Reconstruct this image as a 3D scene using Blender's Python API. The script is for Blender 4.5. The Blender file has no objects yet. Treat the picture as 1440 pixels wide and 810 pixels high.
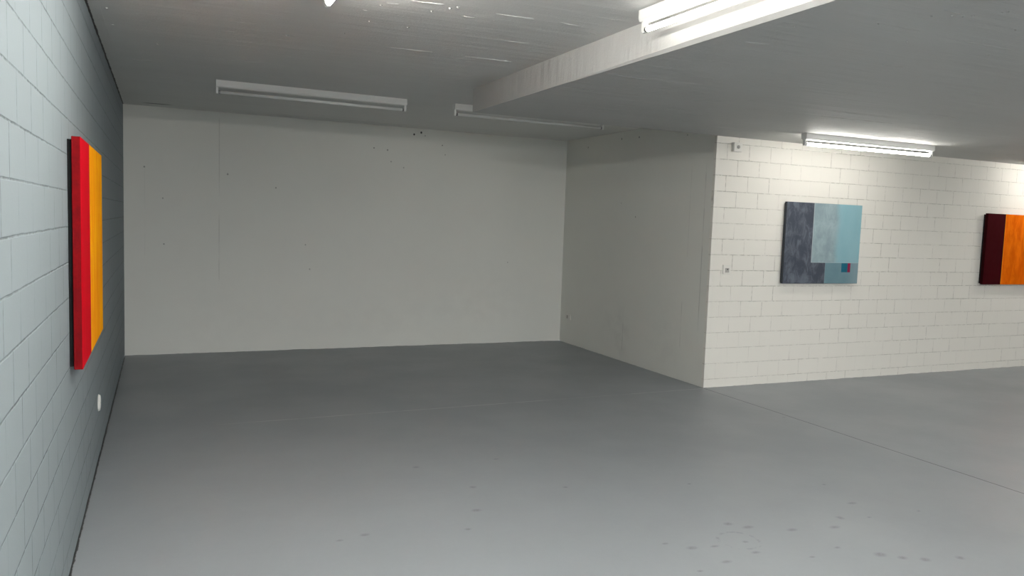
import bpy, bmesh, math, random
from mathutils import Vector, Matrix
R = random.Random(7)
scene = bpy.context.scene
COL = scene.collection
# ---------------------------------------------------------------- place (metres)
XL, XR, XS = -0.349, 4.667, 2.255        # grey block wall, alcove side wall, side of the ceiling step
D, D2 = 8.839, 5.898                     # back wall, white block wall
HU, HL = 2.540, 2.356                    # upper ceiling, lowered ceiling
YN, XE = -5.0, 12.5                      # end of the room behind the viewer, far right end

# ---------------------------------------------------------------- small helpers
def lin(r, g, b):
    f = lambda c: (c / 255 / 12.92) if c / 255 <= 0.04045 else ((c / 255 + 0.055) / 1.055) ** 2.4
    return (f(r), f(g), f(b), 1.0)

def grey(v, tint=(1, 1, 1)):
    return (v * tint[0], v * tint[1], v * tint[2], 1.0)

def new_obj(name, bm, mat, parent=None, loc=None, smooth=False):
    me = bpy.data.meshes.new(name)
    bmesh.ops.recalc_face_normals(bm, faces=bm.faces[:])
    bm.to_mesh(me); bm.free()
    for p in me.polygons: p.use_smooth = smooth
    me.materials.append(mat)
    o = bpy.data.objects.new(name, me)
    COL.objects.link(o)
    if parent: o.parent = parent
    if loc: o.location = loc
    return o

def box(bm, x0, x1, y0, y1, z0, z1, bev=0.0, seg=2):
    ret = bmesh.ops.create_cube(bm, size=1.0)
    vs = ret['verts']
    for v in vs:
        v.co = Vector((x0 + (v.co.x + .5) * (x1 - x0), y0 + (v.co.y + .5) * (y1 - y0), z0 + (v.co.z + .5) * (z1 - z0)))
    if bev > 0:
        es = list({e for v in vs for e in v.link_edges})
        bmesh.ops.bevel(bm, geom=es, offset=bev, segments=seg, profile=.5, affect='EDGES')

def prism_x(bm, prof, x0, x1):
    """closed (y,z) profile pushed along x"""
    a = [bm.verts.new((x0, y, z)) for y, z in prof]
    b = [bm.verts.new((x1, y, z)) for y, z in prof]
    n = len(prof)
    for i in range(n):
        bm.faces.new((a[i], a[(i + 1) % n], b[(i + 1) % n], b[i]))
    bm.faces.new(a); bm.faces.new(list(reversed(b)))

def cyl_x(bm, x0, x1, y, z, r, n=20, cap_dome=0.0):
    prof = [(x0, 0), (x0, r), (x1, r), (x1, 0)] if not cap_dome else \
        [(x0, 0), (x0, r * .8), (x0 + cap_dome * .4, r), (x1 - cap_dome * .4, r), (x1, r * .8), (x1, 0)]
    rings = []
    for px, pr in prof:
        if pr == 0: rings.append([bm.verts.new((px, y, z))])
        else: rings.append([bm.verts.new((px, y + pr * math.cos(2 * math.pi * k / n), z + pr * math.sin(2 * math.pi * k / n))) for k in range(n)])
    for a, b in zip(rings, rings[1:]):
        for k in range(n):
            k2 = (k + 1) % n
            if len(a) == 1: bm.faces.new((a[0], b[k], b[k2]))
            elif len(b) == 1: bm.faces.new((a[k], b[0], a[k2]))
            else: bm.faces.new((a[k], b[k], b[k2], a[k2]))

def lathe_y(bm, prof, n=32):
    """profile of (radius, y) turned about the local y axis"""
    rings = []
    for pr, py in prof:
        if pr == 0: rings.append([bm.verts.new((0, py, 0))])
        else: rings.append([bm.verts.new((pr * math.cos(2 * math.pi * k / n), py, pr * math.sin(2 * math.pi * k / n))) for k in range(n)])
    for a, b in zip(rings, rings[1:]):
        for k in range(n):
            k2 = (k + 1) % n
            if len(a) == 1: bm.faces.new((a[0], b[k], b[k2]))
            elif len(b) == 1: bm.faces.new((a[k], b[0], a[k2]))
            else: bm.faces.new((a[k], b[k], b[k2], a[k2]))

def thing(name, label, cat, loc, rotz=0.0, group=None):
    o = bpy.data.objects.new(name, None)
    o.empty_display_size = .1
    COL.objects.link(o)
    o.location = loc; o.rotation_euler = (0, 0, rotz)
    o['label'] = label; o['category'] = cat
    if group: o['group'] = group
    return o

def structure(o):
    o['kind'] = 'structure'
    return o

def copy_tree(o, parent=None):
    c = o.copy(); COL.objects.link(c)
    if parent: c.parent = parent
    for ch in list(o.children): copy_tree(ch, c)
    return c

# ---------------------------------------------------------------- node helper
class NT:
    def __init__(s, name, rough=.6, spec=.3):
        s.m = bpy.data.materials.new(name); s.m.use_nodes = True
        s.t = s.m.node_tree; s.n = s.t.nodes; s.l = s.t.links
        s.b = s.n['Principled BSDF']
        s.b.inputs['Roughness'].default_value = rough
        s.b.inputs['Specular IOR Level'].default_value = spec
        tc = s.n.new('ShaderNodeTexCoord'); s.P = tc.outputs['Object']
        s._xyz = None
    def put(s, inp, v):
        if isinstance(v, bpy.types.NodeSocket): s.l.new(v, inp)
        elif isinstance(v, (tuple, list)) and len(v) == 3 and inp.type == 'RGBA': inp.default_value = (*v, 1)
        else: inp.default_value = v
    def xyz(s):
        if not s._xyz:
            n = s.n.new('ShaderNodeSeparateXYZ'); s.l.new(s.P, n.inputs[0]); s._xyz = n.outputs
        return s._xyz
    def math(s, op, a, b=0.0, c=0.0, clamp=False):
        n = s.n.new('ShaderNodeMath'); n.operation = op; n.use_clamp = clamp
        s.put(n.inputs[0], a); s.put(n.inputs[1], b); s.put(n.inputs[2], c)
        return n.outputs[0]
    def vec(s, x, y, z):
        n = s.n.new('ShaderNodeCombineXYZ')
        for i, v in enumerate((x, y, z)): s.put(n.inputs[i], v)
        return n.outputs[0]
    def scale(s, v, sc, off=(0, 0, 0)):
        n = s.n.new('ShaderNodeMapping'); s.l.new(v, n.inputs[0])
        n.inputs['Scale'].default_value = sc; n.inputs['Location'].default_value = off
        return n.outputs[0]
    def noise(s, v, scale, detail=3, rough=.55, dist=0.0):
        n = s.n.new('ShaderNodeTexNoise'); s.l.new(v, n.inputs['Vector'])
        n.inputs['Scale'].default_value = scale; n.inputs['Detail'].default_value = detail
        n.inputs['Roughness'].default_value = rough; n.inputs['Distortion'].default_value = dist
        return n.outputs['Fac']
    def ramp(s, f, a, b, lo=0.0, hi=1.0, smooth=True):
        n = s.n.new('ShaderNodeMapRange'); n.interpolation_type = 'SMOOTHSTEP' if smooth else 'LINEAR'
        s.put(n.inputs[0], f); n.inputs[1].default_value = a; n.inputs[2].default_value = b
        n.inputs[3].default_value = lo; n.inputs[4].default_value = hi
        return n.outputs[0]
    def mix(s, f, a, b, mode='MIX'):
        n = s.n.new('ShaderNodeMix'); n.data_type = 'RGBA'; n.blend_type = mode
        s.put(n.inputs[0], f); s.put(n.inputs[6], a); s.put(n.inputs[7], b)
        return n.outputs[2]
    def bump(s, h, strength, dist, normal=None):
        n = s.n.new('ShaderNodeBump'); s.put(n.inputs['Height'], h)
        n.inputs['Strength'].default_value = strength; n.inputs['Distance'].default_value = dist
        if normal is not None: s.l.new(normal, n.inputs['Normal'])
        return n.outputs[0]
    def spot(s, u, v, cu, cv, ru, rv, soft=.5):
        """1 inside an ellipse of half-axes ru, rv at (cu, cv)"""
        du = s.math('MULTIPLY', s.math('SUBTRACT', u, cu), 1 / ru)
        dv = s.math('MULTIPLY', s.math('SUBTRACT', v, cv), 1 / rv)
        d = s.math('SQRT', s.math('ADD', s.math('MULTIPLY', du, du), s.math('MULTIPLY', dv, dv)))
        return s.ramp(d, 1 - soft, 1 + soft, 1, 0)
    def union(s, fs):
        o = fs[0]
        for f in fs[1:]: o = s.math('MAXIMUM', o, f)
        return o
    def out(s, col, normal=None, rough=None):
        s.put(s.b.inputs['Base Color'], col)
        if normal is not None: s.l.new(normal, s.b.inputs['Normal'])
        if rough is not None: s.put(s.b.inputs['Roughness'], rough)
        return s.m

def plain(name, col, rough=.5, spec=.4, metal=0.0, mottle=0.04):
    t = NT(name, rough, spec); t.b.inputs['Metallic'].default_value = metal
    f = t.noise(t.P, 40, 3)
    a = tuple(c * (1 - mottle) for c in col[:3]) + (1,); b = tuple(min(1, c * (1 + mottle)) for c in col[:3]) + (1,)
    return t.out(t.mix(f, a, b))

# ---------------------------------------------------------------- materials of the setting
WHITE = (0.82, 0.80, 0.745, 1)
def block_paint(name, axis, u0, row0, L, H, base, mortar, jw=.004, spec=.3):
    t = NT(name, .6, spec); X = t.xyz()
    u = t.math('SUBTRACT', X[axis], u0 + L / 2); v = t.math('SUBTRACT', X[2], row0)
    wob = t.math('MULTIPLY', t.math('SUBTRACT', t.noise(t.P, 9, 2), .5), .006)
    br = t.n.new('ShaderNodeTexBrick')
    t.l.new(t.vec(t.math('ADD', u, wob), t.math('ADD', v, wob), 0), br.inputs['Vector'])
    br.inputs['Scale'].default_value = 1; br.inputs['Brick Width'].default_value = L; br.inputs['Row Height'].default_value = H
    br.inputs['Mortar Size'].default_value = jw; br.inputs['Mortar Smooth'].default_value = .7; br.offset = .5; br.offset_frequency = 2
    br.inputs['Color1'].default_value = (0, 0, 0, 1); br.inputs['Color2'].default_value = (1, 1, 1, 1); br.inputs['Mortar'].default_value = (.5, .5, .5, 1)
    joint = br.outputs['Fac']
    filled = t.ramp(t.noise(t.P, 1.5, 4, .65), .40, .60)               # where the paint has bridged the joints
    crumbs = t.ramp(t.noise(t.P, 28, 4, .7), .30, .62)
    fr = t.math('FRACT', t.math('DIVIDE', t.math('ADD', v, wob), H))
    bed = t.ramp(t.math('MULTIPLY', t.math('MINIMUM', fr, t.math('SUBTRACT', 1.0, fr)), H), jw * .3, jw * 1.2, 1, 0)
    jf = t.math('MAXIMUM', t.math('MULTIPLY', joint, t.math('ADD', t.math('MULTIPLY', filled, .88), .12)),
                t.math('MULTIPLY', bed, t.math('ADD', t.math('MULTIPLY', filled, .3), .55)))
    jd = t.math('MULTIPLY', jf, crumbs)
    tone = t.noise(t.P, 2.2, 4)
    col = t.mix(tone, tuple(c * .95 for c in base[:3]) + (1,), base)
    bid = t.n.new('ShaderNodeRGBToBW'); t.l.new(br.outputs['Color'], bid.inputs[0])
    col = t.mix(t.math('MULTIPLY', bid.outputs[0], .05), col, tuple(c * .8 for c in base[:3]) + (1,))
    col = t.mix(t.math('MULTIPLY', jd, mortar[1]), col, mortar[0])
    h = t.math('SUBTRACT', t.math('MULTIPLY', t.noise(t.P, 70, 4, .6), .10), t.math('MULTIPLY', jf, 1.0))
    pits = t.math('MULTIPLY', t.ramp(t.noise(t.P, 11, 5, .7), .70, .78), .35)
    h = t.math('SUBTRACT', h, pits)
    return t.out(col, t.bump(h, .55, .006))

M_LEFT = block_paint('grey_block_paint', 1, 2.203, 1.4185, .2545, .1455, (.218, .250, .268, 1), ((.06, .068, .072, 1), .7), spec=.06)
M_BLOCK = block_paint('white_block_paint', 0, 4.793, .0805, .2585, .1475, WHITE, ((.33, .31, .28, 1), .75), .0042)

def concrete_wall(name, ax, marks, lines, smears):
    t = NT(name, .6, .3); X = t.xyz(); u, z = X[ax], X[2]
    tone = t.noise(t.P, .9, 5, .6)
    col = t.mix(tone, (.725, .725, .68, 1), (.80, .80, .75, 1))
    hs = []
    for cu, cz, r, dark in marks:
        s_ = t.spot(u, z, cu, cz, r, r * 1.15, .35)
        col = t.mix(t.math('MULTIPLY', s_, dark), col, (.03, .03, .028, 1)); hs.append(s_)
    for cu, z0, z1, w, dk in lines:
        m = t.ramp(t.math('ABSOLUTE', t.math('SUBTRACT', u, cu)), w * .4, w * 1.2, 1, 0)
        brk = t.ramp(t.noise(t.scale(t.P, (1, 1, 1), (cu, 0, 0)), 3.0, 3), .35, .55)
        rng = t.math('MULTIPLY', t.ramp(z, z0, z0 + .05), t.ramp(z, z1 - .05, z1, 1, 0))
        m = t.math('MULTIPLY', t.math('MULTIPLY', m, rng), brk)
        col = t.mix(t.math('MULTIPLY', m, dk), col, (.22, .21, .20, 1)); hs.append(t.math('MULTIPLY', m, .5))
    for cu, cz, ru, rv, k in smears:
        m = t.math('MULTIPLY', t.spot(u, z, cu, cz, ru, rv, .8), t.ramp(t.noise(t.P, 6, 4), .35, .7))
        col = t.mix(t.math('MULTIPLY', m, k), col, (.42, .41, .39, 1))
    nub = t.ramp(t.noise(t.P, 14, 5, .7), .69, .75)
    h = t.math('ADD', t.math('MULTIPLY', t.noise(t.P, 55, 4, .6), .10), t.math('MULTIPLY', t.noise(t.P, 3, 3), .35))
    h = t.math('ADD', h, t.math('MULTIPLY', nub, .25))
    h = t.math('SUBTRACT', h, t.union(hs))
    return t.out(col, t.bump(h, .5, .006))

M_BACK = concrete_wall('painted_concrete_back', 0,
    [(2.667, 2.469, .010, .95), (2.752, 2.496, .011, .95), (2.80, 2.463, .006, .5), (2.199, 2.282, .006, .8), (2.356, 2.269, .008, .6),
     (3.012, 2.367, .006, .8), (.637, 1.899, .009, .5), (1.13, 1.78, .008, .45), (-.16, 1.93, .008, .5), (3.05, 2.26, .006, .5),
     (2.40, 2.14, .007, .45), (2.55, 2.08, .007, .4), (.01, 1.62, .007, .45), (1.45, 1.17, .007, .4), (.02, 1.15, .007, .5), (3.90, 1.0, .006, .45), (1.50, .90, .008, .35)],
    [(.553, .73, 2.49, .006, .20), (-.16, 1.0, 1.93, .003, .08)],
    [(3.6, .55, .5, .35, .06), (2.3, .35, 1.2, .25, .05), (.5, .3, .4, .3, .05)])
M_ALC = concrete_wall('painted_concrete_side', 1,
    [(8.3, 2.42, .010, .5), (7.55, 2.46, .010, .6), (7.2, 2.45, .010, .7), (7.2, 1.60, .008, .5), (7.5, 1.75, .006, .4), (6.35, 2.4, .007, .5)],
    [(6.03, .40, 2.15, .006, .35), (6.25, 1.2, 2.1, .004, .18), (6.3, .3, .8, .005, .25), (7.35, .10, .45, .01, .2)],
    [(7.6, .45, .25, .25, .12), (7.35, .25, .12, .25, .16), (6.5, .4, .25, .3, .10)])

def floor_mat():
    t = NT('grey_floor_paint', .42, .35); X = t.xyz(); x, y = X[0], X[1]
    tone = t.noise(t.scale(t.P, (1, .8, 1)), .7, 5, .6)
    col = t.mix(tone, (.262, .283, .300, 1), (.308, .332, .352, 1))
    fine = t.noise(t.P, 30, 4, .6)
    col = t.mix(t.math('MULTIPLY', fine, .10), col, (.155, .168, .182, 1))
    # scuffs, heel marks and a ring of dried splashes
    S = [(2.832, 3.658), (3.613, 3.389), (3.518, 3.093, 1.7), (3.274, 2.948, 1.6), (3.434, 2.901), (3.143, 2.859, 1.5), (2.902, 2.906, 1.5), (2.71, 3.009, 1.8),
         (2.64, 3.078, 1.4), (2.57, 2.866), (2.391, 2.873, 1.3), (2.276, 2.894, 1.5), (2.184, 2.978, 1.2), (2.533, 2.749, 1.2), (3.083, 2.529, 1.7), (3.156, 2.466, 1.3),
         (3.242, 2.414, 1.6), (3.422, 2.371, 1.3), (4.598, 4.77, 1.2), (3.779, 2.877), (2.333, 2.714, 1.3), (2.156, 2.677), (.874, 3.547, 1.4), (1.403, 4.448, 1.4),
         (1.601, 4.007, 1.2), (2.103, 3.84), (1.49, 3.67, 1.3), (1.93, 4.45, 1.1), (1.36, 3.45), (.75, 3.52), (2.75, 2.62), (2.95, 2.66)]
    rr = random.Random(3); fs = []
    for s_ in S:
        k = s_[2] if len(s_) > 2 else .9
        fs.append(t.spot(x, y, s_[0], s_[1], .012 * k * rr.uniform(.8, 1.4), .0085 * k * rr.uniform(.8, 1.4), .8))
    d = t.math('SQRT', t.math('ADD', t.math('POWER', t.math('MULTIPLY', t.math('SUBTRACT', x, 2.55), 1.0), 2), t.math('POWER', t.math('SUBTRACT', y, 2.89), 2)))
    ring = t.math('MULTIPLY', t.ramp(t.math('ABSOLUTE', t.math('SUBTRACT', d, .10)), .004, .012, 1, 0), t.ramp(t.noise(t.P, 25, 3), .45, .6))
    m = t.math('MULTIPLY', t.math('MAXIMUM', t.union(fs), t.math('MULTIPLY', ring, .6)), t.ramp(t.noise(t.P, 90, 4, .7), .30, .62, .35, 1))
    col = t.mix(t.math('MULTIPLY', m, .55), col, (.10, .104, .11, 1))
    faint = t.ramp(t.noise(t.scale(t.P, (1.4, 2.4, 1)), 5.5, 5, .7), .66, .78)
    col = t.mix(t.math('MULTIPLY', faint, .12), col, (.14, .145, .15, 1))
    # expansion joint towards the viewer, fine pale line across the alcove mouth
    wv = t.math('MULTIPLY', t.math('SUBTRACT', t.noise(t.P, 2.5, 2), .5), .012)
    j1 = t.ramp(t.math('ABSOLUTE', t.math('SUBTRACT', t.math('ADD', x, wv), 4.662)), .0035, .0065, 1, 0)
    j1 = t.math('MULTIPLY', j1, t.ramp(y, D2 - .02, D2, 1, 0))
    ln = t.math('SUBTRACT', y, t.math('ADD', t.math('MULTIPLY', x, .0200), 5.785))
    j2 = t.ramp(t.math('ABSOLUTE', t.math('ADD', ln, wv)), .004, .012, 1, 0)
    j2 = t.math('MULTIPLY', t.math('MULTIPLY', j2, t.ramp(x, .1, .9)), t.ramp(x, 4.6, 4.66, 1, 0))
    j2 = t.math('MULTIPLY', j2, t.ramp(t.noise(t.P, 4, 3), .36, .55, .3, 1))
    col = t.mix(t.math('MULTIPLY', j2, .6), col, (.50, .51, .51, 1))
    col = t.mix(t.math('MULTIPLY', j1, .85), col, (.035, .035, .035, 1))
    gap = t.ramp(t.math('ADD', t.math('SUBTRACT', x, XL), t.math('MULTIPLY', t.math('SUBTRACT', t.noise(t.P, 16, 4, .7), .5), .020)), .0055, .0085, 1, 0)
    col = t.mix(t.math('MULTIPLY', gap, .92), col, (.022, .022, .022, 1))
    h = t.math('SUBTRACT', t.math('ADD', t.math('MULTIPLY', t.noise(t.P, 45, 4, .6), .10), t.math('MULTIPLY', t.noise(t.P, 4, 3), .25)), j1)
    return t.out(col, t.bump(h, .25, .004), t.ramp(t.noise(t.P, 1.3, 4), .3, .7, .36, .48))
M_FLOOR = floor_mat()

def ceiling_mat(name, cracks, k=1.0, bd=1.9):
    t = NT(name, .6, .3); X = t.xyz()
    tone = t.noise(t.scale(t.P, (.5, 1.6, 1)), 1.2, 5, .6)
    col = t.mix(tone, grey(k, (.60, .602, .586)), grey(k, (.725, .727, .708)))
    for cx, cy, rx, ry in cracks:
        wob = t.math('MULTIPLY', t.math('SUBTRACT', t.noise(t.P, 12, 2), .5), .02)
        col = t.mix(t.math('MULTIPLY', t.spot(X[0], t.math('ADD', X[1], wob), cx, cy, rx, ry, .3), .9), col, (.03, .03, .028, 1))
    gap = t.ramp(t.math('ADD', t.math('SUBTRACT', X[0], XL), t.math('MULTIPLY', t.math('SUBTRACT', t.noise(t.P, 16, 4, .7), .5), .018)), .006, .009, 1, 0)
    col = t.mix(t.math('MULTIPLY', gap, .92), col, (.02, .02, .02, 1))
    boards = t.noise(t.scale(t.P, (.45, 6.0, 1)), 2.2, 4, .55)          # marks of the shuttering boards
    stip = t.noise(t.P, 85, 4, .65)
    blob = t.ramp(t.noise(t.scale(t.P, (.7, 1.3, 1)), 20, 4, .7), .64, .78)
    h = t.math('ADD', t.math('MULTIPLY', boards, bd), t.math('ADD', t.math('MULTIPLY', stip, .30), t.math('MULTIPLY', blob, .30)))
    return t.out(col, t.bump(h, .55, .008))
M_CEIL = ceiling_mat('ceiling_paint', [(-.03, 8.60, .13, .022)])
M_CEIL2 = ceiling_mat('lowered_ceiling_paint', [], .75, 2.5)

# ---------------------------------------------------------------- the setting
def plate(name, mat, o3, du, dv, dn, nu, jit_lo=0.0, jit_hi=0.0, gap=0.0, depth=.2, seed=1):
    """wall slab: jittered painted face standing a few mm off floor and ceiling, on a solid core.
    o3 = lower start corner of the face, du = run vector, dv = height, dn = direction into the wall"""
    rr = random.Random(seed); bm = bmesh.new()
    o3, du, dn = Vector(o3), Vector(du), Vector(dn)
    lo, hi, lob, hib = [], [], [], []
    a = b = 0.0
    for i in range(nu + 1):
        a = .6 * a + rr.uniform(-1, 1) * jit_lo; b = .6 * b + rr.uniform(-1, 1) * jit_hi
        zl = max(0.0005, gap + a); zh = dv - max(0.0005, (gap if jit_hi else 0.0) + b)
        if gap == 0 and jit_lo == 0: zl = 0
        if jit_hi == 0: zh = dv
        p = o3 + du * (i / nu)
        lo.append(bm.verts.new(p + Vector((0, 0, zl)))); hi.append(bm.verts.new(p + Vector((0, 0, zh))))
        q = p + dn * .03
        lob.append(bm.verts.new(q + Vector((0, 0, zl)))); hib.append(bm.verts.new(q + Vector((0, 0, zh))))
    for i in range(nu):
        bm.faces.new((lo[i], lo[i + 1], hi[i + 1], hi[i]))
        bm.faces.new((lob[i], lob[i + 1], lo[i + 1], lo[i]))
        bm.faces.new((hi[i], hi[i + 1], hib[i + 1], hib[i]))
    for k in (0, nu): bm.faces.new((lo[k], hi[k], hib[k], lob[k]))
    q0 = o3 + dn * .03; q1 = o3 + du + dn * depth
    box(bm, min(q0.x, q1.x), max(q0.x, q1.x), min(q0.y, q1.y), max(q0.y, q1.y), o3.z, o3.z + dv)
    return structure(new_obj(name, bm, mat))

bm = bmesh.new(); box(bm, XL - .25, XE + .2, YN - .2, D + .25, -.2, 0)
structure(new_obj('floor', bm, M_FLOOR))

plate('wall_left', M_LEFT, (XL, YN, 0), (0, D - YN, 0), HU, (-1, 0, 0), 420, .0035, .0040, .0100, .2, 5)
plate('wall_back', M_BACK, (XL, D, 0), (XR - XL, 0, 0), HU, (0, 1, 0), 160, .0020, .0, .0015, .2, 8)
plate('wall_alcove', M_ALC, (XR, D2 + .035, 0), (0, D - D2 - .035, 0), HU, (1, 0, 0), 90, .0018, .0, .001, .2, 9)
plate('wall_right_back', M_BLOCK, (XR, D2, 0), (XE - XR, 0, 0), HL, (0, 1, 0), 300, .0022, .0, .0015, .034, 12)
plate('wall_right', M_BLOCK, (XE, YN, 0), (0, D2 - YN, 0), HL, (1, 0, 0), 20, depth=.2)
# wall behind the viewer; unseen wide entrance added to let daylight in low
DX0, DX1, DZ = .3, 4.9, 2.05
bm = bmesh.new()
box(bm, XL - .2, DX0, YN - .2, YN, 0, HU); box(bm, DX1, XE + .2, YN - .2, YN, 0, HU); box(bm, DX0, DX1, YN - .2, YN, DZ, HU)
structure(new_obj('wall_front', bm, M_BLOCK))
M_ADDED_YARD = plain('added_yard_asphalt', (.12, .12, .12, 1), .9, .1)
bm = bmesh.new(); box(bm, -25, 35, YN - 40, YN - .2, -.25, -.02); structure(new_obj('added_ground_outside', bm, M_ADDED_YARD))
pl = bpy.data.lights.new('entrance_portal', 'AREA'); pl.shape = 'RECTANGLE'; pl.size = DX1 - DX0; pl.size_y = DZ; pl.cycles.is_portal = True
po = bpy.data.objects.new('entrance_portal', pl); COL.objects.link(po)
po.location = ((DX0 + DX1) / 2, YN - .1, DZ / 2); po.rotation_euler = (math.pi / 2, 0, 0)

def ridge(bm, x0, y0, x1, y1, z, w, h, rr):
    """a thin raised seam of concrete left by a joint of the shuttering"""
    n = max(4, int(math.hypot(x1 - x0, y1 - y0) / .03)); prev = None
    for i in range(n + 1):
        f = i / n; k = math.sin(math.pi * min(max(f, .02), .98)) ** .5 * rr.uniform(.55, 1.1)
        x = x0 + (x1 - x0) * f; y = y0 + (y1 - y0) * f + rr.uniform(-.0015, .0015)
        row = [bm.verts.new((x, y - w * k, z + .001)), bm.verts.new((x, y, z - h * k)), bm.verts.new((x, y + w * k, z + .001))]
        if prev:
            for a in range(2): bm.faces.new((prev[a], prev[a + 1], row[a + 1], row[a]))
        prev = row

def nub(bm, x, y, z, r, rr):
    n = 8; top = bm.verts.new((x, y, z - r * rr.uniform(.5, .9)))
    mid = [bm.verts.new((x + r * .6 * math.cos(k * math.pi / 4) * rr.uniform(.8, 1.3), y + r * .5 * math.sin(k * math.pi / 4) * rr.uniform(.8, 1.3), z - r * .4)) for k in range(n)]
    base = [bm.verts.new((x + r * math.cos(k * math.pi / 4), y + r * .8 * math.sin(k * math.pi / 4), z + .001)) for k in range(n)]
    for k in range(n):
        k2 = (k + 1) % n
        bm.faces.new((top, mid[k], mid[k2])); bm.faces.new((mid[k], base[k], base[k2], mid[k2]))

# upper ceiling: a slab over the left bay and the alcove
bm = bmesh.new()
box(bm, XL - .2, XE + .2, YN - .2, D + .2, HU, HU + .25)
rr = random.Random(21)
UP = [(1.538, 3.731, 1.736, 3.717), (1.889, 3.712, 2.044, 3.723), (1.76, 4.779, 2.083, 4.763), (1.167, 3.714, 1.251, 3.702), (1.777, 4.24, 1.959, 4.237),
      (1.249, 4.791, 1.546, 4.772), (.64, 4.811, .718, 4.837), (.927, 4.021, .963, 4.018), (1.086, 3.725, 1.243, 3.717), (.3, 5.783, .664, 5.782),
      (1.327, 5.83, 1.403, 5.819), (-.181, 6.188, -.06, 6.155), (-.118, 6.889, .206, 6.845), (-.287, 4.555, -.29, 5.74), (2.108, 3.816, 2.203, 3.833),
      (.9, 8.62, 2.9, 8.60), (2.17, 5.90, 2.25, 5.90), (.75, 8.70, 1.6, 8.69), (1.40, 3.86, 1.47, 3.86), (1.0, 3.83, 1.06, 3.82)]
for q in UP: ridge(bm, *q, HU, .004, .0035, rr)
for x, y in [(1.014, 4.229), (.987, 3.884), (1.232, 4.246), (.952, 4.578), (1.24, 3.856), (.67, 4.816), (-.02, 5.526), (1.30, 3.75), (1.33, 3.72), (-.26, 4.7), (-.25, 5.1)]:
    nub(bm, x, y, HU, rr.uniform(.007, .011), rr)
for k in range(40):
    y = rr.uniform(-4, 8.2); x = rr.uniform(XL + .1, 2.0); ridge(bm, x, y, x + rr.uniform(.05, .22), y + rr.uniform(-.01, .01), HU, .002, .0012, rr)
structure(new_obj('ceiling', bm, M_CEIL))

# lowered ceiling over the right bay with its chamfered edge towards the left bay
bm = bmesh.new()
ch = .019
prof = [(XS, HU), (XS, HL + ch), (XS + ch, HL), (XE + .2, HL), (XE + .2, HU)]
n = 60; rings = []
rr = random.Random(4)
for i in range(n + 1):
    y = YN - .2 + (D2 - YN + .2) * i / n
    j = rr.uniform(-.0012, .0012)
    cy = ch * min(1.0, max(.12, (4.6 - y) / 1.6))                        # the worn edge dies out towards the far end
    prof = [(XS, HU), (XS, HL + cy), (XS + cy, HL), (XE + .2, HL), (XE + .2, HU)]
    rings.append([bm.verts.new((px + (j if 0 < k < 3 else 0), y, pz)) for k, (px, pz) in enumerate(prof)])
for a, b in zip(rings, rings[1:]):
    for k in range(5): bm.faces.new((a[k], a[(k + 1) % 5], b[(k + 1) % 5], b[k]))
bm.faces.new(rings[0]); bm.faces.new(list(reversed(rings[-1])))
LO = [(2.290, 3.92, 2.604, 3.944), (2.292, 4.443, 2.565, 4.456), (2.651, 2.384, 2.904, 2.381), (3.191, 2.403, 3.526, 2.398), (2.428, 2.911, 2.558, 2.893),
      (3.308, 2.93, 3.477, 2.908), (2.703, 2.12, 2.83, 2.134), (4.601, 3.956, 5.302, 3.932), (2.494, 3.931, 2.603, 3.939), (7.839, 5.323, 7.91, 5.25), (4.3, 4.2, 5.0, 4.18), (4.4, 4.42, 5.2, 4.40)]
for q in LO: ridge(bm, *q, HL, .0035, .0032, rr)
for x, y in [(3.012, 2.536), (2.418, 2.593), (2.913, 2.037), (2.92, 2.018), (3.2, 2.172), (3.543, 2.527), (3.318, 2.923), (2.848, 2.147), (2.867, 2.121), (2.80, 2.16), (2.74, 2.20), (2.67, 2.389), (3.22, 2.404)]:
    nub(bm, x, y, HL, rr.uniform(.004, .008), rr)
for k in range(50):
    y = rr.uniform(-4, 5.6); x = rr.uniform(2.5, 10); ridge(bm, x, y, x + rr.uniform(.05, .25), y + rr.uniform(-.01, .01), HL, .002, .0012, rr)
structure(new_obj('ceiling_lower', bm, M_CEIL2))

# ---------------------------------------------------------------- fluorescent battens
M_HOUS = plain('white_enamel', (.80, .80, .78, 1), .35, .5, 0, .015)
M_HOLD = plain('white_plastic', (.84, .84, .81, 1), .4, .5, 0, .01)
M_CAP = plain('tube_cap_metal', (.30, .30, .30, 1), .35, .5, .9)
M_OFF = plain('cold_tube_glass', (.86, .86, .84, 1), .18, .6, 0, .01)
def glow(name, strength):
    t = NT(name, .3, .3); t.b.inputs['Base Color'].default_value = (.9, .9, .9, 1)
    t.b.inputs['Emission Color'].default_value = (1.0, .965, .90, 1); t.b.inputs['Emission Strength'].default_value = strength
    return t.m
SKY, EXPO = 9.2, 0.0
M_ON = {k: glow('lit_tube_glass', v) for k, v in (('bay', 200), ('step', 8), ('near', 345), ('wall', 37), ('right', 82), ('far', 135), ('rear', 95))}   # strengths fitted tube by tube to the brightness around them

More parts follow.
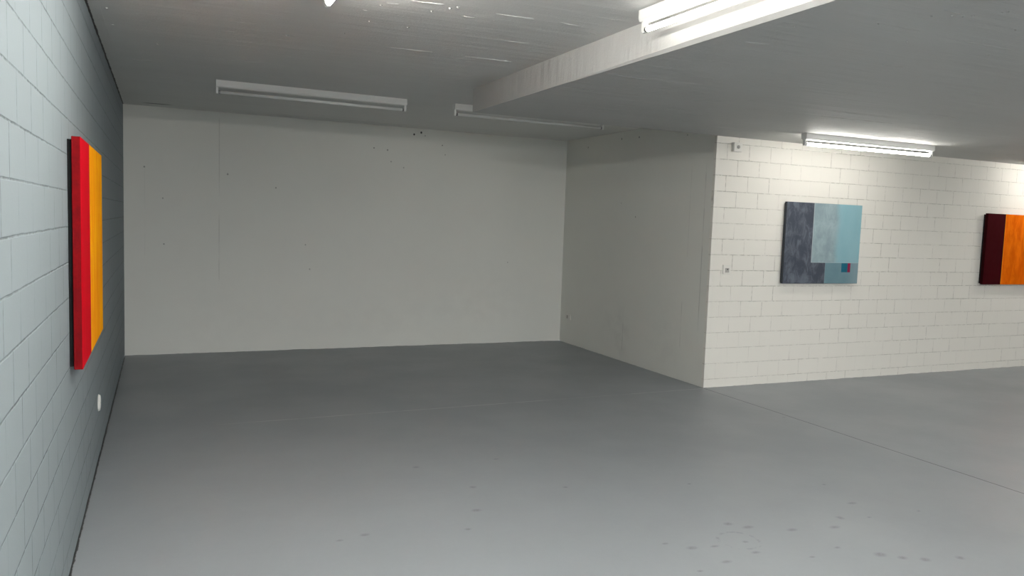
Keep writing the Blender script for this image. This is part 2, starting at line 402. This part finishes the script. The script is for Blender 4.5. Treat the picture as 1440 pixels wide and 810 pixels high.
LB = 1.57
def batten(label, glass, loc, rotz):
    """origin at the middle of the ceiling face, tube along local x"""
    t = thing('ceiling_light', label, 'ceiling light', loc, rotz, 'fluorescent battens on the ceiling')
    h = LB / 2
    bm = bmesh.new()
    prism_x(bm, [(-.031, 0), (-.031, -.040), (-.026, -.052), (-.020, -.055), (.020, -.055), (.026, -.052), (.031, -.040), (.031, 0)], -h + .004, h - .004)
    new_obj('housing', bm, M_HOUS, t)
    for s in (-1, 1):
        bm = bmesh.new()
        e0, e1 = sorted((s * (h - .004), s * h))
        prism_x(bm, [(-.033, 0), (-.033, -.041), (-.027, -.054), (.027, -.054), (.033, -.041), (.033, 0)], e0, e1)
        new_obj('end_plate', bm, M_HOUS, t)
        bm = bmesh.new()
        e0, e1 = sorted((s * (h - .018), s * (h - .001)))
        prism_x(bm, [(-.013, -.052), (-.015, -.085), (-.0135, -.098), (-.008, -.1055), (.008, -.1055), (.0135, -.098), (.015, -.085), (.013, -.052)], e0, e1)
        new_obj('lamp_holder', bm, M_HOLD, t)
    bm = bmesh.new(); cyl_x(bm, -h + .034, h - .034, 0, -.0915, .013, 24)
    tube = new_obj('tube', bm, glass, t, smooth=True)
    for s in (-1, 1):
        bm = bmesh.new(); e0, e1 = sorted((s * (h - .036), s * (h - .020))); cyl_x(bm, e0, e1, 0, -.0915, .0136, 20, .006)
        e0, e1 = sorted((s * (h - .021), s * (h - .015)))
        for dz in (-.006, .006): cyl_x(bm, e0, e1, 0, -.0915 + dz, .0013, 8)
        new_obj('tube_cap', bm, M_CAP, tube)
    return t

off = batten('unlit white fluorescent batten on the upper ceiling, fully visible left of the ceiling step', M_OFF, (1.180, 6.76, HU), math.radians(1.5))
o2 = copy_tree(off); o2.location = (3.187, 6.765, HU); o2.rotation_euler = (0, 0, math.radians(.9))
o2['label'] = 'unlit white fluorescent batten partly hidden behind the far end of the ceiling step'
ROW = [('wall', 5.885, 5.255, HL, -1.0, 'lit fluorescent batten on the lowered ceiling above the blue and grey painting'),
       ('step', 2.162, 3.31 - LB / 2, HU, 91.5, 'lit fluorescent batten running along the white side of the ceiling step'),
       ('bay', .684, 3.66 - LB / 2, HU, 90.0, 'lit fluorescent batten at the top edge of the photo, only its far tip showing'),
       ('right', 9.60, 5.25, HL, 0, 'lit fluorescent batten above the red and orange painting at the far right'),
       ('far', 5.885, 1.70, HL, 0, 'added lit batten out of sight over the middle of the right bay'),  # unseen battens from here down, added to give the light its sources
       ('far', 7.40, 1.60, HL, 90, 'added lit batten out of sight in the right bay, set lengthwise'),
       ('near', 1.15, .75, HU, 90.0, 'added lit batten out of sight over the viewer, the nearer one to the grey wall'),
       ('near', 1.75, .75, HU, 90.0, 'added lit batten out of sight over the viewer, the nearer one to the ceiling step'),
       ('rear', 3.90, -2.1, HL, 0, 'added lit batten out of sight behind the viewer, just right of the ceiling step'),
       ('rear', 6.60, -2.1, HL, 0, 'added lit batten out of sight behind the viewer, deep in the right bay')]
for k, x, y, z, a, lab in ROW:
    batten(lab, M_ON[k], (x, y, z), math.radians(a))

# ---------------------------------------------------------------- paintings
M_WOOD = plain('gap_shade_wood', (.012, .012, .013, 1), .8, .1)  # shade of the gap behind the canvases, put into the wood colour
TH = .034
def painting(label, loc, rotz, w, h, mat, gap, group='abstract canvases on the walls'):
    """origin at lower left of the canvas back; x along the wall, -y towards the room"""
    t = thing('painting', label, 'painting', loc, rotz, group)
    bm = bmesh.new()
    # stretched canvas: front and four wrapped sides, open at the back, soft corners
    nx, nz = 24, 20
    r = .003
    bm2 = bmesh.new(); box(bm2, 0, w, -TH, 0, 0, h, r, 3)
    me = bpy.data.meshes.new('tmp'); bm2.to_mesh(me); bm2.free(); bm.from_mesh(me); bpy.data.meshes.remove(me)
    new_obj('canvas', bm, mat, t)
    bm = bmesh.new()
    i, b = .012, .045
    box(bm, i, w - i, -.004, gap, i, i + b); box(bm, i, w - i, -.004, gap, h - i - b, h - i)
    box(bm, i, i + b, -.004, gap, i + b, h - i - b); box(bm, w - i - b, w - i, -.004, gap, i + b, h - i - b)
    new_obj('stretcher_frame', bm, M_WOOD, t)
    return t

def weave(t, amt=.12):
    h = t.math('ADD', t.math('MULTIPLY', t.noise(t.P, 240, 2), .5), t.noise(t.scale(t.P, (1, 1, .35)), 34, 4, .65))
    return t.bump(h, amt, .003)

def step(t, v, a, soft=.0015):
    return t.ramp(v, a - soft, a + soft)

def blue_mat(w, h):
    t = NT('blue_grey_paint', .5, .2); X = t.xyz(); x, z = X[0], X[2]
    cloud = t.noise(t.scale(t.P, (1.3, 1, .8)), 9, 6, .65, .6)
    dark = t.mix(t.ramp(cloud, .40, .68), (.055, .064, .086, 1), (.125, .145, .180, 1))
    pale = t.mix(t.ramp(t.noise(t.scale(t.P, (1.2, 1, .8)), 8, 5, .65, .5), .35, .7), (.235, .315, .345, 1), (.325, .415, .445, 1))
    aqua = t.mix(t.noise(t.scale(t.P, (1, 1, .5)), 7, 4), (.215, .395, .455, 1), (.275, .46, .515, 1))
    wob = t.math('MULTIPLY', t.math('SUBTRACT', t.noise(t.scale(t.P, (.2, 1, 1)), 7, 3), .5), .10)
    up = t.mix(t.ramp(t.math('ADD', x, wob), .62, .72), pale, aqua)
    low = t.mix(t.noise(t.P, 8, 4), (.115, .205, .25, 1), (.165, .27, .31, 1))
    low = t.mix(t.ramp(x, .80, .97), low, (.20, .29, .325, 1))
    sq = t.mix(step(t, x, .842), (.008, .120, .185, 1), (.235, .012, .055, 1))
    insq = t.math('MULTIPLY', t.math('MULTIPLY', step(t, x, .755), step(t, x, .882)), 1)
    insq = t.math('MULTIPLY', t.math('SUBTRACT', step(t, x, .757), step(t, x, .880)), t.math('SUBTRACT', step(t, z, .114), step(t, z, .207)))
    low = t.mix(insq, low, sq)
    low = t.mix(t.math('SUBTRACT', step(t, x, .534), step(t, x, .540)), low, (.20, .27, .30, 1))
    low = t.mix(step(t, x, .536), dark, low)
    upper = t.mix(step(t, t.math('SUBTRACT', x, t.math('MULTIPLY', t.math('SUBTRACT', z, .207), -.004)), .348), dark, up)
    edge = t.math('SUBTRACT', step(t, x, .347), step(t, x, .353))
    upper = t.mix(t.math('MULTIPLY', edge, .6), upper, (.50, .55, .54, 1))
    col = t.mix(step(t, z, .209), low, upper)
    lipc = t.math('MULTIPLY', t.math('SUBTRACT', step(t, z, .207), step(t, z, .213)), step(t, x, .35))
    col = t.mix(t.math('MULTIPLY', lipc, .4), col, (.45, .54, .55, 1))
    side = t.ramp(t.xyz()[1], -TH + .001, -TH + .004)                     # dark painted edges of the canvas
    col = t.mix(side, col, (.035, .042, .052, 1))
    return t.out(col, weave(t, .16))

def band_mat(name, split, a, b, sidecol, streak):
    t = NT(name, .75, .02); X = t.xyz(); x, z = X[0], X[2]
    st = t.noise(t.scale(t.P, (3.2, 1, .9)), 3.6, 6, .68, .4)
    left = t.mix(t.noise(t.scale(t.P, (2, 1, .5)), 6, 4), a[0], a[1])
    right = t.mix(t.ramp(st, .34, .68), b[0], b[1])
    right = t.mix(t.math('MULTIPLY', t.ramp(t.noise(t.scale(t.P, (1, 1, .7)), 2.0, 3), .45, .75), streak), right, b[2])
    right = t.mix(t.math('SUBTRACT', step(t, x, split), step(t, x, split + .008)), right, b[3])
    col = t.mix(step(t, x, split), left, right)
    s = t.ramp(X[1], -TH + .001, -TH + .004)
    sc = t.mix(t.ramp(t.noise(t.scale(t.P, (1, 1, 1)), 5, 5, .7), .4, .65), sidecol[0], sidecol[1])
    leftside = t.ramp(x, .02, .05, 1, 0)
    col = t.mix(t.math('MULTIPLY', s, leftside), col, sc)
    return t.out(col, weave(t, .14))

W2, H2 = .990, .794
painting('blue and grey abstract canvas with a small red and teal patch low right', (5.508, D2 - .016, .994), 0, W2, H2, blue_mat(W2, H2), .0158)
M_RO = band_mat('maroon_orange_paint', .300, ((.030, .0025, .004, 1), (.052, .004, .0065, 1)),
                ((.56, .092, .001, 1), (.76, .165, .004, 1), (.72, .105, .001, 1), (.74, .25, .02, 1)), ((.020, .002, .003, 1), (.03, .003, .004, 1)), .5)
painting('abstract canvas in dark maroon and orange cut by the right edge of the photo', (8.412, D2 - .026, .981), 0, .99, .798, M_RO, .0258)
M_RY = band_mat('red_amber_paint', .415, ((.43, .003, .009, 1), (.52, .004, .014, 1)),
                ((.92, .30, .003, 1), (1.0, .44, .005, 1), (.85, .22, .002, 1), (1.0, .42, .05, 1)), ((.135, .006, .008, 1), (.21, .006, .008, 1)), .35)
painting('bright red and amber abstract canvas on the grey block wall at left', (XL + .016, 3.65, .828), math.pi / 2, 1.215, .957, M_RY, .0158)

# ---------------------------------------------------------------- switches, sockets, cover
M_PLATE = plain('switch_plastic', (.78, .77, .73, 1), .4, .5, 0, .01)
M_INS = plain('grey_insert_plastic', (.42, .41, .38, 1), .45, .4, 0, .02)  # grey inserts of switch, box and socket
M_DARK = plain('dark_slot', (.03, .03, .03, 1), .6, .2)
M_PAINTED = plain('painted_over_plastic', (.74, .73, .69, 1), .5, .4, 0, .02)

# light switch with rocker, surface box
t = thing('light_switch', 'small square white light switch at mid height between wall corner and blue painting', 'switch', (4.853, D2, 1.124))
bm = bmesh.new(); box(bm, -.043, .043, -.014, -.0005, -.044, .044, .003); new_obj('mounting_box', bm, M_PLATE, t)
bm = bmesh.new(); box(bm, -.041, .041, -.018, -.0142, -.042, .042, .0015); new_obj('cover_frame', bm, M_PLATE, t)
bm = bmesh.new(); box(bm, -.024, .020, -.024, -.0182, -.028, .014, .0015); new_obj('rocker', bm, M_INS, t)
bm = bmesh.new(); lathe_y(bm, [(0, -.0242), (.006, -.0242), (.006, -.0252), (0, -.0256)], 12)
for v in bm.verts: v.co.z += .002
new_obj('indicator', bm, M_DARK, t)
# junction box with round knock-out near the ceiling
t = thing('junction_box', 'small square white box with round centre just under the ceiling at the wall corner', 'junction box', (4.882, D2, 2.264))
bm = bmesh.new(); box(bm, -.047, .047, -.040, -.0005, -.042, .042, .004); new_obj('mounting_box', bm, M_PLATE, t)
bm = bmesh.new(); box(bm, -.045, .045, -.044, -.0402, -.040, .040, .0015); new_obj('lid', bm, M_PLATE, t)
bm = bmesh.new(); lathe_y(bm, [(.0, -.0442), (.016, -.0442), (.016, -.049), (.012, -.0510), (0, -.0512)], 24); new_obj('knockout', bm, M_INS, t)
# socket on the alcove side wall
t = thing('wall_socket', 'faint painted-over socket low on the alcove side wall near the back corner', 'socket', (XR, 8.63, .336), -math.pi / 2)
bm = bmesh.new(); box(bm, -.072, .072, -.011, -.0005, -.032, .032, .003); new_obj('cover_plate', bm, M_PAINTED, t)
bm = bmesh.new(); box(bm, -.020, .012, -.0128, -.0112, -.020, .020, .0006); new_obj('insert', bm, M_INS, t)
for k in (-1, 1):
    bm = bmesh.new(); box(bm, -.006, -.001, -.0138, -.0128, k * .009 - .003, k * .009 + .003); new_obj('socket_hole', bm, M_DARK, t)
# round blank cover on the grey wall
t = thing('round_cover_plate', 'small round white cover plate low on the grey block wall below the red painting', 'cover plate', (XL, 5.19, .340), math.pi / 2)
bm = bmesh.new(); lathe_y(bm, [(0, -.0005), (.050, -.0005), (.050, -.004), (.0485, -.0045), (0, -.0045)], 40); new_obj('mounting_ring', bm, M_HOLD, t)
bm = bmesh.new(); lathe_y(bm, [(0, -.0046), (.0475, -.0046), (.0475, -.008), (.044, -.0110), (.030, -.0134), (0, -.0140)], 40); new_obj('lid', bm, M_HOLD, t, smooth=True)
bm = bmesh.new(); lathe_y(bm, [(0, -.0140), (.0035, -.0140), (.0030, -.0152), (0, -.0154)], 12); new_obj('screw', bm, M_CAP, t)

# ---------------------------------------------------------------- light, camera, view
w = bpy.data.worlds.new('world'); scene.world = w; w.use_nodes = True
w.node_tree.nodes['Background'].inputs[0].default_value = (.93, .97, 1.0, 1)
w.node_tree.nodes['Background'].inputs[1].default_value = SKY

F, yaw, pitch, roll, HC = 1100.25, .42238, -.08414, .034505, 1.5
f = Vector((math.sin(yaw) * math.cos(pitch), math.cos(yaw) * math.cos(pitch), math.sin(pitch)))
r = Vector((math.cos(yaw), -math.sin(yaw), 0)); u = r.cross(f)
r2 = r * math.cos(roll) + u * math.sin(roll); u2 = -r * math.sin(roll) + u * math.cos(roll)
cam = bpy.data.cameras.new('camera'); co = bpy.data.objects.new('camera', cam); COL.objects.link(co)
cam.sensor_width = 36; cam.sensor_fit = 'HORIZONTAL'; cam.lens = F / 1440 * 36
cam.clip_start = .05; cam.clip_end = 100
co.matrix_world = Matrix(((r2.x, u2.x, -f.x, 0), (r2.y, u2.y, -f.y, 0), (r2.z, u2.z, -f.z, HC), (0, 0, 0, 1)))
scene.camera = co
vs = scene.view_settings
vs.view_transform = 'Standard'; vs.look = 'None'; vs.gamma = 1; vs.use_curve_mapping = False
vs.exposure = EXPO
scene.cycles.max_bounces = 10
scene.cycles.diffuse_bounces = 8
